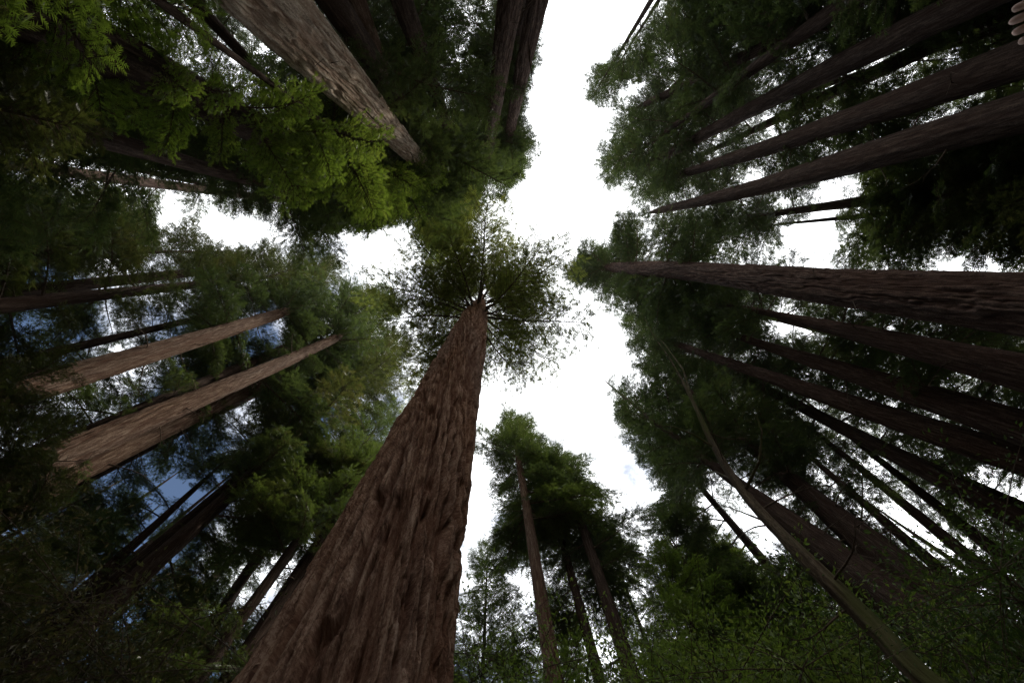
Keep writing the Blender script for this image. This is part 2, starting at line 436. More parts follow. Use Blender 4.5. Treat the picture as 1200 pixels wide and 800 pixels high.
def join_mesh(name, wood, fol, mats):
    """wood quads as triangles pairs plus foliage triangles"""
    Vw, Fw, Bw = wood; Vf, Ff, tf = fol
    tri = np.concatenate([Fw[:, [0, 1, 2]], Fw[:, [0, 2, 3]], Ff+len(Vw)])
    V = np.concatenate([Vw, Vf]); mi = np.concatenate([np.zeros(2*len(Fw)), np.ones(len(Ff))])
    return mesh_np(name, V, tri, mats, mi, attrs={'tint': ('FLOAT', np.concatenate([np.zeros(len(Vw)), tf])),
                                                  'bark': ('FLOAT_VECTOR', np.concatenate([Bw, Vf]))})
TRNG = np.random.default_rng(5)
def make_set(n, mats, *a, **k):
    return [branch_template(*a, TRNG, **k) for _ in range(n)], mats
raw_far = [branch_template(5.0, 40, 13, 0.46, 4, TRNG, width=0.42) for _ in range(8)]
raw_fine = [branch_template(3.6, 40, 14, 0.27, 5, TRNG, droop=0.32, rise=0.06, width=0.42) for _ in range(4)]
raw_main = [branch_template(5.4, 42, 15, 0.36, 4, TRNG, droop=0.20, rise=0.14, width=0.46, t0=0.20) for _ in range(8)]
SETS = {}
def add_set(key, raws, leafm):
    SETS[key] = [join_mesh('branch', w, f, [TWIG, leafm]) for w, f in raws]
add_set('far', raw_far, NEEDLE); add_set('far_olive', raw_far, NEEDLE_OLIVE); add_set('far_mid', raw_far, NEEDLE_MID); add_set('far_lit', raw_far[:4], NEEDLE_LIT)
add_set('fine', raw_fine, NEEDLE); add_set('fine_olive', raw_fine, NEEDLE_OLIVE); add_set('fine_lit', raw_fine, NEEDLE_LIT)
SET_LEN = {'far': 5.0, 'fine': 3.6}

def dead_mesh(k):
    rng = np.random.default_rng(k); u = np.linspace(0, 1, 6); Lh = 1.4+0.9*rng.random()
    main = np.stack([Lh*u, 0.10*np.sin(u*5+k)*u, -0.22*Lh*u**2+0.1*np.sin(u*4)*u], -1)
    paths = [(main, 0.034*(1-0.8*u)+0.004)]
    for j in range(4):
        b = main[2+j % 4]; d = np.array([0.5, rng.choice([-1, 1])*0.6, rng.normal(-0.1, 0.3)]); v = np.linspace(0, 1, 3)
        paths.append((b+d*(0.3+0.35*rng.random())*v[:, None], 0.011*(1-0.7*v)+0.002))
    w = tubes(paths, 5)
    return mesh_np('dead_branch', w[0], w[1], [TWIG], smooth=True, attrs={'bark': ('FLOAT_VECTOR', w[2])})
DEAD = [dead_mesh(k) for k in range(5)]
def set_rot(o, az, pitch, roll, s):
    o.rotation_mode = 'XYZ'
    m = Matrix.Rotation(az, 4, 'Z') @ Matrix.Rotation(-pitch, 4, 'Y') @ Matrix.Rotation(roll, 4, 'X')
    o.rotation_euler = m.to_euler('XYZ'); o.scale = (s, s, s)

CORR = []      # stretches of bole that the photograph shows bare
JOBS = []
def seen_trunks(P, own, rng):
    px, py, z = project(P); dist = np.hypot(P[:, 0]-CAM[0], P[:, 1]-CAM[1])
    for poly, D, name in CORR:
        if name == own: continue
        if ((dist < D+0.5) & in_poly(px, py, poly)).any(): return True
    return False
def plan_branches(*a, **k): JOBS.append((a, k))
def grow_branches(root, axis_fn, Hc, Ht, Rmax, n, key, rng, clear_to=0.0, base_r=0.55, power=0.65, gaps=True, up=0.35, front=False):
    """boughs up a trunk from Hc to Ht; those that would hang in a canopy opening are left out"""
    meshes = SETS[key]; L0 = SET_LEN[key.split('_')[0]]
    base = np.array(root.location)
    made = 0
    az = rng.random()*6.28
    for i in range(n):
        f = (i+rng.random())/n
        h = Hc+(Ht-Hc)*f**1.15
        az += 2.4+rng.normal(0, 0.35)
        p = axis_fn(h)
        R = Rmax*max(0.06, (1-f)**power)*(base_r+(1-base_r)*min(1, f*3.5))*(0.75+0.45*rng.random())
        pitch = -0.18+up*f*2.2+rng.normal(0, 0.12)
        d = np.array([math.cos(az)*math.cos(pitch), math.sin(az)*math.cos(pitch), math.sin(pitch)])
        if h < clear_to:
            toc = math.atan2(CAM[1]-p[1], CAM[0]-p[0])
            if math.cos(az-toc) > 0.35: continue
        if gaps:
            side = np.array([-d[1], d[0], 0])
            grid = lambda q: np.concatenate([p+d*q*np.array([0.4, 0.7, 1.0])[:, None]+side*q*e for e in (-0.22, 0, 0.22)])
            px, py, z = project(grid(R))
            k = keep_prob(px, py).min()
            if not front and seen_trunks(grid(R), root.name, rng) and rng.random() < 0.9:
                R *= 0.5
                if seen_trunks(grid(R), root.name, rng): continue
            if rng.random() > k:
                # try a shorter bough that stops before the opening
                R *= 0.5
                px, py, z = project(grid(R))
                if rng.random() > keep_prob(px, py).min():
                    R *= 0.45
                    px, py, z = project(p+d*R*0.6)
                    if rng.random() > float(keep_prob(px, py)): continue
        o = link('branch', meshes[rng.integers(len(meshes))], root)
        o.location = p-base
        set_rot(o, az, pitch, rng.normal(0, 0.25), R/L0)
        made += 1
    return made

def tree(label, A, B, wA, diam, top, Hc, Rmax, n, key='far', bark=None, wB=None, group='redwoods around the clearing',
         name='redwood_tree', N=64, ds=0.35, clear=True, flare=0.25, seed=None, power=0.45, dense=2.2, low=0.62, show=True, nr=None, ridge=0.05, base_r=0.55):
    """trunk seen from pixel A (width wA, real diameter diam) to pixel B; crown from Hc to top"""
    rng = np.random.default_rng(int(A[0]*7+A[1]*13) % 99991)
    rA = ray(*A); depth = diam*FPX/wA
    PA = CAM+rA*depth; D = math.hypot(PA[0], PA[1])
    PB = at(B[0], B[1], D)
    ax = (PB-PA)/(PB[2]-PA[2])
    fn = lambda h: PA+ax*(h-PA[2])
    base = fn(0.0)
    top = max(top, PB[2]+5.0); Hc = min(Hc, PB[2]*low); n = int(n*dense); Rmax = max(Rmax, 0.1*top)
    rB = diam*0.5*0.72 if wB is None else wB*((PB-CAM)@CF)/FPX*0.5
    rB = min(rB, diam*0.5*0.95)
    k = (rB-diam*0.5)/(PB[2]-PA[2])
    r = lambda h: max(0.04, diam*0.5+k*(h-PA[2])) if h < PB[2] else max(0.03, rB*(1-(h-PB[2])/max(top-PB[2], 1.0)))
    r0 = diam*0.5-k*PA[2]
    hs = [-0.5, PA[2]*0.5, PA[2], (PA[2]+PB[2])/2, PB[2]]
    hs = sorted(set(round(h, 3) for h in hs if h < top-1)) + [top-0.5 if top-PB[2] < 2 else (PB[2]+top)/2, top]
    hs = sorted(set(hs))
    # the bole is never a ruled line: it bends a little
    bend = lambda h: np.array([math.sin(h*0.11+A[0]), math.cos(h*0.13+A[1]), 0])*diam*0.10
    pts = np.array([fn(h)+bend(h) for h in hs]); rad = [r(h) for h in hs]
    root = thing(name, label, 'tree', pts[0], group)
    me = trunk_mesh('trunk', pts, rad, N, ds, bark or BARK_SHADED_DARK, ridge=ridge*min(1.4, diam), nrid=(nr or 1.6)/max(diam*0.5, 0.2), flare=flare, near=12, seed=A[0]*0.37+A[1]*0.11)
    link('trunk', me, root)
    made = 0
    if show:
        wt_ = 2*rB*FPX/((PB-CAM)@CF)
        u = np.array([B[0]-A[0], B[1]-A[1]], float); u /= np.linalg.norm(u); v = np.array([-u[1], u[0]])
        a_, b_ = np.array(A, float)-u*20, np.array(B, float)-u*6
        CORR.append(([tuple(a_+v*(wA*0.5+1)), tuple(b_+v*(wt_*0.5+1)), tuple(b_-v*(wt_*0.5+1)), tuple(a_-v*(wA*0.5+1))], D, root.name))
    if n:
        plan_branches(root, lambda h: fn(h)+bend(h), Hc, top, Rmax, n, key, rng, clear_to=PB[2] if clear else 0.0, power=power, base_r=base_r)
    for i in range(11 if wA > 14 else 5):
        h = PA[2]+(PB[2]-PA[2])*(-0.25+1.15*rng.random())
        if h < 3: continue
        az = rng.random()*6.28; p = fn(h)+bend(h)
        o = link('dead_branch', DEAD[rng.integers(len(DEAD))], root); o.location = p-pts[0]
        set_rot(o, az, rng.normal(-0.25, 0.25), rng.random()*6.28, (0.35+0.55*rng.random())*min(1.1, diam+0.2)+r(h)*0.4)
    print('tree %-60s D %.1f  hA %.1f hB %.1f top %.1f branches %d' % (label[:60], D, PA[2], PB[2], top, made))
    return root

# ------------------------------------------------------------------ the great redwood in front
def great_redwood():
    A, B, diam = (415, 800), (557, 372), 1.95
    depth = diam*FPX/225
    PA = CAM+ray(*A)*depth; D = math.hypot(PA[0], PA[1])
    PB = at(B[0], B[1], D)
    ax = (PB-PA)/(PB[2]-PA[2]); fn = lambda h: PA+ax*(h-PA[2])
    rB = 30*((PB-CAM)@CF)/FPX*0.5
    top = PB[2]+15
    print('great D %.2f PA %s PB %s rB %.2f top %.1f' % (D, PA, PB, rB, top))
    hs = [-0.4, PA[2], (PA[2]+PB[2])/2, PB[2], top]
    rad = [diam*0.5*1.12, diam*0.5, (diam*0.5+rB)/2*1.0, rB, 0.05]
    pts = np.array([fn(h) for h in hs])
    root = thing('redwood_tree', 'huge redwood trunk rising from the bottom edge to a round crown near the centre', 'tree', pts[0], 'redwoods around the clearing')
    me = trunk_mesh('trunk', pts, rad, 540, 0.018, BARK_MAIN, ridge=0.21, nrid=1.9, twist=0.075, flare=0.35, near=3.2, seed=3.3)
    link('trunk', me, root)
    rng = np.random.default_rng(21)
    woods = [mesh_np('branch', *w[:2], [TWIG], smooth=True, attrs={'bark': ('FLOAT_VECTOR', w[2])}) for w, f in raw_main]
    fols = [mesh_np('foliage', f[0], f[1], [NEEDLE_MAIN], attrs={'tint': ('FLOAT', f[2])}) for w, f in raw_main]
    az = 0.4; n = 72
    for i in range(n):
        f = (i+rng.random()*0.8)/n
        h = PB[2]-1.0+(top-PB[2]+1.0)*f**1.1
        az += 2.4+rng.normal(0, 0.25); p = fn(h)
        R = 8.8*max(0.10, (1-f)**0.6)*(0.6+0.5*rng.random())*(0.75+0.25*min(1, f*5))
        pitch = -0.04+0.65*f+rng.normal(0, 0.13)
        d = np.array([math.cos(az)*math.cos(pitch), math.sin(az)*math.cos(pitch), math.sin(pitch)])
        px, py, _ = project(p+d*R*np.array([0.6, 0.9])[:, None])
        if rng.random() > max(0.12, keep_prob(px, py).min()): R *= 0.78
        k = rng.integers(len(woods))
        o = link('branch', woods[k], root); o.location = p-pts[0]
        set_rot(o, az, pitch, rng.normal(0, 0.2), R/5.4)
        link('foliage', fols[k], o)
great_redwood()

# ------------------------------------------------------------------ the redwoods round the clearing
# top of the picture
tree('redwood with sunlit grey bark slanting in from the upper left edge', (325, -2), (486, 186), 86, 1.7, 40, 25, 4.6, 34, bark=BARK_SUNLIT, wB=20, N=320, ds=0.05, ridge=0.10, nr=1.1)
tree('slender dark redwood just left of the sunlit grey trunk', (228, 2), (320, 100), 15, 0.55, 30, 12, 4.0, 34, wB=10)
tree('dark redwood trunk just right of the sunlit grey trunk', (415, 2), (472, 140), 24, 0.8, 42, 24, 4.6, 40, bark=BARK_RED, wB=14)
tree('dark redwood half hidden by leaves between grey trunk and twin trunks', (474, 2), (530, 165), 26, 0.95, 46, 22, 4.8, 44, wB=14)
tree('left redwood of the twin trunks beside the bright sky at the top', (600, -2), (571, 180), 30, 1.0, 46, 29, 4.2, 36, bark=BARK_SHADED, wB=20, N=150, ds=0.11, ridge=0.085, nr=1.2)
tree('right redwood of the twin trunks, its edge against the bright sky', (629, -2), (598, 160), 26, 0.9, 44, 28, 3.6, 30, bark=BARK_SHADED, wB=18, N=150, ds=0.11, ridge=0.085, nr=1.2)
# upper right
tree('uppermost dark redwood of the row at the upper right', (1120, 12), (765, 188), 36, 1.3, 46, 16, 5.6, 60, wB=9)
tree('thinnest redwood pole of the row at the upper right', (1185, 31), (930, 112), 11, 0.45, 34, 18, 3.6, 30, wB=5, dense=1.4, low=0.78)
tree('redwood second from the bottom of the upper right row', (1199, 66), (800, 205), 46, 1.4, 48, 22, 5.2, 54, wB=9)
tree('lowest redwood of the upper right row, above the white gap', (1199, 134), (775, 247), 50, 1.5, 50, 24, 5.2, 54, wB=8)
tree('redwood half lost in leaves at the top right, behind the row', (1010, 0), (760, 120), 18, 0.8, 42, 12, 5.2, 60, wB=8)
# right
tree('big dark redwood lying straight across the right side of the picture', (1199, 350), (722, 313), 72, 1.75, 74, 40, 7.5, 70, bark=BARK_SHADED, wB=12, N=260, ds=0.07, ridge=0.085, nr=1.2)
tree('redwood directly below the big straight one on the right', (1199, 441), (905, 369), 44, 1.25, 42, 24, 4.8, 46, bark=BARK_SHADED, wB=8, N=110, ds=0.16, ridge=0.07, nr=1.2)
tree('third redwood down on the right, reddish bark', (1199, 505), (872, 395), 42, 1.25, 46, 24, 4.8, 46, bark=BARK_SHADED, wB=8, N=110, ds=0.16, ridge=0.07, nr=1.2)
tree('fourth redwood down on the right, reaching the branchy tree top', (1100, 506), (795, 404), 30, 1.1, 46, 28, 4.6, 46, bark=BARK_SHADED, wB=7)
tree('narrow redwood under the fourth one on the right', (1110, 556), (905, 462), 17, 0.75, 40, 22, 4.4, 40, wB=7)
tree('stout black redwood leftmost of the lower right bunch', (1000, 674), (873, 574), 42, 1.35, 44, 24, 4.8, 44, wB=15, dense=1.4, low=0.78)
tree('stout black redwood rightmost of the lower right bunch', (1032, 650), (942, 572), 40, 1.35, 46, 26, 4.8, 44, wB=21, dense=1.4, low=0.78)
tree('thin pole between the lower right bunch and bright gap', (1046, 618), (945, 530), 11, 0.45, 30, 18, 3.6, 26, wB=5, dense=1.4, low=0.78)
tree('thin pole above the small bright gap at lower right', (1074, 604), (965, 515), 11, 0.45, 32, 19, 3.6, 26, wB=5, dense=1.4, low=0.78)
tree('thin pole highest of the three slim ones at lower right', (1095, 588), (990, 505), 11, 0.45, 33, 19, 3.6, 26, wB=5, dense=1.4, low=0.78)
# left
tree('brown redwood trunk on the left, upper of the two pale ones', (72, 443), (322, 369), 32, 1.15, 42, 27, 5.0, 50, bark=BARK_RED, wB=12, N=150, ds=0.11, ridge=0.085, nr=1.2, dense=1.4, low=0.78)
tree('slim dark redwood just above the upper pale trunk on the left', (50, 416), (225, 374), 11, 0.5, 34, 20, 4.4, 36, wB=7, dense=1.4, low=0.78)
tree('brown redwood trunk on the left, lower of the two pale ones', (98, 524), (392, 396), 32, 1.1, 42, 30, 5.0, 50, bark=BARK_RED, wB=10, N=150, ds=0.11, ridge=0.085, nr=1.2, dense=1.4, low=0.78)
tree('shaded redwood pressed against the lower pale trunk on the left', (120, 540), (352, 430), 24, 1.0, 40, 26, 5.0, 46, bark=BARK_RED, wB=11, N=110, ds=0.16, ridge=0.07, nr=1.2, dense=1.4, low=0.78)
tree('third shaded redwood under the pale pair on the left', (165, 528), (300, 460), 16, 0.9, 38, 20, 4.6, 46, bark=BARK_SHADED_DARK, wB=10, dense=1.4, low=0.78)
tree('dark redwood crossing the left edge above the blue gaps', (2, 346), (230, 318), 18, 0.9, 40, 22, 5.2, 56, wB=9)
tree('redwood with a dense crown behind the upper left gaps', (2, 190), (330, 235), 16, 0.9, 40, 16, 5.4, 64, wB=8)
# lower left
tree('leaning redwood pole at lower left, the brighter of the pair', (90, 738), (272, 568), 15, 0.60, 30, 18, 4.4, 42, bark=BARK_SHADED, wB=6, dense=1.4, low=0.78)
tree('darker redwood pole left of the brighter one at lower left', (64, 720), (226, 574), 16, 0.6, 29, 18, 4.2, 38, wB=6, dense=1.4, low=0.78)
tree('short thin pole at far lower left beside the two poles', (56, 712), (125, 648), 8, 0.4, 22, 14, 3.4, 26, wB=5, dense=1.4, low=0.78)
tree('thin dark stem under the brighter pole at lower left', (98, 760), (150, 706), 7, 0.4, 22, 14, 3.4, 26, wB=5, dense=1.4, low=0.78)
tree('dark redwood beside the great trunk, nearest to it', (318, 728), (392, 610), 24, 1.1, 36, 22, 4.6, 46, wB=13, dense=1.4, low=0.78)
tree('narrow redwood second left from the great trunk', (284, 724), (368, 612), 14, 0.7, 34, 20, 4.4, 44, wB=8, dense=1.4, low=0.78)
tree('redwood third left from the great trunk, among leaves', (262, 712), (306, 640), 13, 0.7, 32, 17, 4.4, 44, wB=9, dense=1.4, low=0.78)
# lower centre
tree('pale straight trunk with an airy round crown right of the great redwood', (640, 745), (609, 550), 19, 0.75, 41, 24, 8.2, 70, bark=BARK_RED, wB=8, clear=True, dense=1.5, low=0.80, key='far_mid', N=48, ds=0.25, power=0.5, name='conifer_tree', group='slim conifers right of the great redwood')
tree('slim dark trunk in the middle of the three lower centre conifers', (686, 735), (655, 618), 12, 0.55, 30, 19, 4.8, 44, wB=7, dense=1.2, low=0.75, name='conifer_tree', group='slim conifers right of the great redwood')
tree('dark conifer with dense crown, rightmost of the three at lower centre', (722, 742), (672, 590), 17, 0.7, 35, 20, 6.0, 60, wB=8, dense=1.3, low=0.75, name='conifer_tree', group='slim conifers right of the great redwood')

# ------------------------------------------------------------------ trees whose boles the leaves hide
def hidden(label, tip, D, R, Hc, n, key='far', name='redwood_tree', group='leafy redwoods between the bare trunks', power=0.42, lean=(0, 0), d=None):
    rng = np.random.default_rng(int(tip[0]*5+tip[1]*11+D*3))
    T = at(tip[0], tip[1], D); H = T[2]
    if H > 72: D *= 72/H; T = at(tip[0], tip[1], D); H = T[2]
    R = max(R, 0.105*H) if H > 16 else R
    base = np.array([T[0]+lean[0], T[1]+lean[1], -0.4])
    fn = lambda h: base+(T-base)*((h+0.4)/(H+0.4))
    d = 0.007*H+0.10 if d is None else d
    root = thing(name, label, 'tree', base, group)
    pts = np.array([fn(h) for h in (-0.4, H*0.3, H*0.65, H)]); rad = [d, d*0.75, d*0.4, 0.02]
    link('trunk', trunk_mesh('trunk', pts, rad, 20, 0.9, BARK_SHADED_DARK, ridge=0.03, nrid=2, flare=0.2, seed=tip[0]), root)
    plan_branches(root, fn, Hc, H, R, n, key, rng, power=power, front=False)
    return root
HID = [
 # upper right
 ('redwood crown bordering the bright sky at top right, upper one', (692, 118), 24, 5.0, 14, 110, 'far'),
 ('redwood crown bordering the bright sky at top right, just above the notch', (706, 208), 24, 4.6, 14, 100, 'far'),
 ('redwood crown at the top right where the bright sky meets the top edge', (800, 42), 24, 5.5, 14, 110, 'far'),
 ('redwood crown over the upper row of dark trunks at right', (800, 120), 24, 5.5, 12, 110, 'far'),
 ('leafy redwood filling the top edge right of the bright sky', (860, 30), 30, 5.5, 12, 80, 'far'),
 ('broad redwood crown at the notch of the bright sky, upper right', (712, 95), 27, 6.0, 22, 70, 'far'),
 ('broad redwood crown above the lowest notch of the bright sky, upper right', (722, 165), 27, 6.0, 24, 70, 'far'),
 ('broad redwood crown ending above the big straight trunk tip', (738, 222), 25, 5.5, 24, 70, 'far'),
 ('soft redwood crown touching the left side of the great crown', (474, 395), 23, 5.0, 18, 110, 'far_olive'),
 ('dark leafy redwood in the upper right corner below the top row', (1085, 85), 27, 5.5, 4, 80, 'far'),
 ('dark leafy redwood at the right edge below the upper right row', (1120, 172), 27, 5.5, 4, 80, 'far'),
 ('dark leafy redwood right of the white gap, close to the edge', (1010, 205), 29, 5.5, 6, 80, 'far'),
 ('shaded redwood crown under the big straight trunk at the right edge', (1060, 372), 28, 5.5, 4, 80, 'far'),
 ('shaded redwood crown between the second and third right trunks', (1010, 425), 30, 5.5, 6, 80, 'far'),
 ('shaded redwood crown beside the narrow trunk on the right', (960, 480), 30, 5.0, 6, 70, 'far'),
 ('dark redwood crown above the dark trunk at the left edge', (80, 292), 30, 5.5, 4, 80, 'far'),
 ('dark redwood crown at the left edge between the gaps and pale trunks', (130, 400), 31, 5.5, 4, 80, 'far'),
 ('dark redwood crown at left under the pale pair, closer to the edge', (110, 570), 30, 5.0, 4, 80, 'far'),
 ('dark redwood crown behind the lower left poles', (225, 640), 34, 4.5, 4, 70, 'far'),
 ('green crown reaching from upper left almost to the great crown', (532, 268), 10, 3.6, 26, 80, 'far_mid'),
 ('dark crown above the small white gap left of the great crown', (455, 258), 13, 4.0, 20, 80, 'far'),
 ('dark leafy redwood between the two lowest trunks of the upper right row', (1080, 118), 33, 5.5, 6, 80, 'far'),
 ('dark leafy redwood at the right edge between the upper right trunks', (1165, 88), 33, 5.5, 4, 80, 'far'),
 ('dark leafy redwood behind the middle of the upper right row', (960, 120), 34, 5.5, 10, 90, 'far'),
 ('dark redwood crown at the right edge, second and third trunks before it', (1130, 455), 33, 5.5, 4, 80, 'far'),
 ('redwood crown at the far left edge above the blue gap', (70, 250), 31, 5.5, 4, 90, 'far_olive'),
 ('mid green tree right of the slim conifers, by the bright gap', (765, 645), 20, 4.2, 4, 110, 'far_lit'),
 ('mid green tree at the lower edge of the right hand sky gap', (812, 668), 23, 4.2, 3, 110, 'far_lit'),
 ('mid green tree below the right hand sky gap, left of the leaning trunk', (880, 684), 25, 4.2, 3, 110, 'far_lit'),
 ('pale green tree behind the slim conifers near the bottom edge', (650, 690), 24, 4.2, 3, 110, 'far_lit'),
 ('leafy redwood in the top right corner behind the trunks', (1000, 60), 30, 5.5, 6, 60, 'far'),
 ('olive leafy tree at the right edge above the big straight trunk', (1060, 235), 22, 5.0, 6, 110, 'far_olive'),
 ('green leafy tree above the big straight trunk, beside the white gap', (1010, 255), 26, 5.0, 6, 100, 'far'),
 # right
 ('leafy redwood above the big straight trunk near its tip', (765, 270), 23, 5.0, 18, 100, 'far'),
 ('leafy redwood above the middle of the big straight trunk', (860, 268), 24, 5.0, 12, 90, 'far'),
 ('redwood crown below the big straight trunk, by the bright sky', (735, 372), 22, 5.0, 16, 110, 'far'),
 ('leafy redwood below the big straight trunk in the shade', (810, 350), 25, 5.0, 12, 90, 'far'),
 ('redwood crown jutting into the bright sky right of centre', (728, 462), 23, 5.0, 14, 110, 'far'),
 ('leafy redwood behind the branchy top of the leaning tree', (790, 455), 22, 5.0, 12, 90, 'far'),
 ('redwood crown above the lower right bunch of black trunks', (752, 520), 24, 5.0, 12, 100, 'far'),
 # left
 ('soft green redwood crown left of centre, nearest to the great crown', (462, 350), 22, 4.8, 18, 110, 'far'),
 ('soft green redwood crown at the left below the small white gap', (400, 315), 24, 5.2, 14, 110, 'far_olive'),
 ('redwood crown hanging over the ends of the pale left trunks', (440, 420), 24, 5.0, 14, 110, 'far'),
 ('leafy redwood on the left under the row of white gaps', (300, 295), 27, 5.2, 12, 110, 'far_olive'),
 ('leafy redwood at the left edge between the dark trunk and the gaps', (190, 280), 28, 5.5, 8, 100, 'far_olive'),
 ('green redwood crown left of the great trunk, needles lighter green', (462, 470), 22, 4.6, 12, 110, 'far_mid'),
 ('dark redwood crown left of the great trunk, lower down', (410, 520), 27, 4.6, 12, 100, 'far'),
 ('dark leafy redwood between the pale pair and the lower left poles', (320, 515), 30, 4.6, 14, 80, 'far'),
 ('dark leafy redwood at left below the pale pair', (150, 600), 31, 5.0, 6, 60, 'far'),
 # upper left
 ('redwood crown at the tips of the twin trunks', (592, 205), 12, 5.0, 26, 120, 'far'),
 ('redwood crown between the grey trunk tip and the twin trunks', (545, 235), 11, 3.4, 18, 90, 'far'),
 ('leafy redwood left of the grey trunk, dense and dark', (400, 240), 16, 5.0, 12, 120, 'far'),
 ('leafy redwood above the row of small white gaps', (320, 235), 19, 5.2, 10, 110, 'far'),
 ('dark leafy redwood in the upper left among small gaps', (240, 170), 21, 5.0, 8, 110, 'far'),
 ('dark leafy redwood at the top edge left of the grey trunk', (300, 60), 22, 4.6, 6, 90, 'far'),
 ('leafy redwood at the top edge between grey and twin trunks', (510, 70), 18, 4.6, 10, 110, 'far'),
 # lower centre
 ('hazy green redwood right beside the edge of the great trunk', (572, 632), 24, 4.4, 8, 100, 'far_mid'),
 ('leafy tree at lower centre right of the three slim conifers', (768, 600), 22, 4.6, 6, 100, 'far'),
 ('light green tree below the right hand sky gap', (838, 640), 24, 4.6, 5, 90, 'far_lit'),
 ('dark leafy redwood behind the three slim conifers', (700, 600), 27, 5.0, 6, 90, 'far'),
]
for i, a in enumerate(HID): hidden(*a)

# ------------------------------------------------------------------ the forest behind, one crown mesh for each of three shapes
raw_back = [branch_template(5.0, 26, 8, 0.75, 3, TRNG, width=0.42) for _ in range(5)]
def crown_mesh(H, Hc, R, n, rng):
    Vw, Fw, Bw, Vf, Ff, tf = [], [], [], [], [], []
    ow = of = 0; az = 0
    for i in range(n):
        f = (i+rng.random())/n; h = Hc+(H-Hc)*f**1.1; az += 2.4+rng.normal(0, .3)
        w, fo = raw_back[rng.integers(5)]
        s = R*max(0.08, (1-f)**0.6)*(0.7+0.5*rng.random())/5.0
        m = np.array((Matrix.Rotation(az, 3, 'Z') @ Matrix.Rotation(0.15-0.5*f+rng.normal(0, .1), 3, 'Y') @ Matrix.Rotation(rng.normal(0, .3), 3, 'X')))*s
        p = np.array([0, 0, h])
        Vw.append(w[0]@m.T+p); Fw.append(w[1]+ow); Bw.append(w[2]); ow += len(w[0])
        Vf.append(fo[0]@m.T+p); Ff.append(fo[1]+of); tf.append(np.clip(fo[2]*0.8+rng.random()*0.2, 0, 1)); of += len(fo[0])
    c = np.concatenate
    return join_mesh('crown', (c(Vw), c(Fw), c(Bw)), (c(Vf), c(Ff), c(tf)), [TWIG, NEEDLE])
CRNG = np.random.default_rng(77)
CROWNS = [crown_mesh(38, 3, 5.2, 105, CRNG), crown_mesh(34, 2, 5.6, 95, CRNG), crown_mesh(42, 5, 4.8, 110, CRNG)]
BTR = [trunk_mesh('trunk', [(0, 0, -0.4), (0.1, 0, 15), (0, 0.1, 30), (0, 0, 41)], [0.6, 0.48, 0.25, 0.03], 24, 0.8, BARK_SHADED_DARK, ridge=0.04, nrid=2, flare=0.3, seed=k) for k in (1.0, 7.0)]
k = 0
for ring, (D, cnt, off) in enumerate([(33, 15, 0.0), (42, 24, 0.1), (53, 32, 0.05)]):
    for i in range(cnt):
        a = off+2*math.pi*(i+CRNG.random()*0.6)/cnt
        r = D*(0.93+0.16*CRNG.random())
        sc1 = 0.85+0.25*CRNG.random()
        for _ in range(14):          # the far trees stay below the openings
            zz = np.linspace(0.45, 1.0, 7)*38*sc1
            px, py, dz = project(np.stack([np.full(7, r*math.cos(a)), np.full(7, r*math.sin(a)), zz], -1))
            if (keep_prob(px, py)[dz > 0] < 0.5).any(): sc1 *= 0.93
        if sc1 < 0.42: continue
        t = thing('redwood_tree', 'dark redwood deep in the forest behind the clearing, lost among others', 'tree', (r*math.cos(a), r*math.sin(a), 0), 'redwoods deep in the forest')
        t.rotation_euler = (0, 0, CRNG.random()*6.28); t.scale = (sc1, sc1, sc1)
        link('trunk', BTR[k % 2], t); link('crown', CROWNS[k % 3], t); k += 1

# ------------------------------------------------------------------ sunlit low boughs near the camera
hidden('bright green redwood boughs below the sunlit grey trunk', (494, 228), 7.5, 3.0, 14, 50, 'fine_lit', d=0.11, group='bright green boughs at upper left')
hidden('bright green spray left of the sunlit grey trunk, alone in the dark', (398, 192), 8.0, 2.2, 10, 34, 'fine_lit', d=0.11, group='bright green boughs at upper left')
hidden('bright green drooping boughs in the top left corner', (175, 30), 9.5, 3.6, 5.0, 60, 'fine_lit', d=0.11, group='bright green boughs at upper left')
hidden('dark drooping redwood boughs at the left of the top left corner', (60, 140), 9.5, 3.4, 2.5, 60, 'fine_olive', d=0.11, group='low drooping redwoods at the left')
hidden('drooping young redwood at the left edge, olive and brown', (84, 428), 8.0, 1.7, 1.2, 150, 'fine_olive', d=0.11, group='low drooping redwoods at the left')
hidden('drooping young redwood hiding the lower end of the pale trunks', (96, 500), 8.5, 1.8, 1.0, 130, 'fine_olive', d=0.11, group='low drooping redwoods at the left')
hidden('drooping young redwood in the dark left of the lower left poles', (46, 668), 8.0, 2.2, 1.0, 70, 'fine_olive', d=0.11, group='low drooping redwoods at the left')
hidden('lower drooping young redwood at the left edge', (92, 572), 8.5, 2.2, 0.8, 80, 'fine_olive', d=0.11, group='low drooping redwoods at the left')

for a_, k_ in JOBS: grow_branches(*a_, **k_)

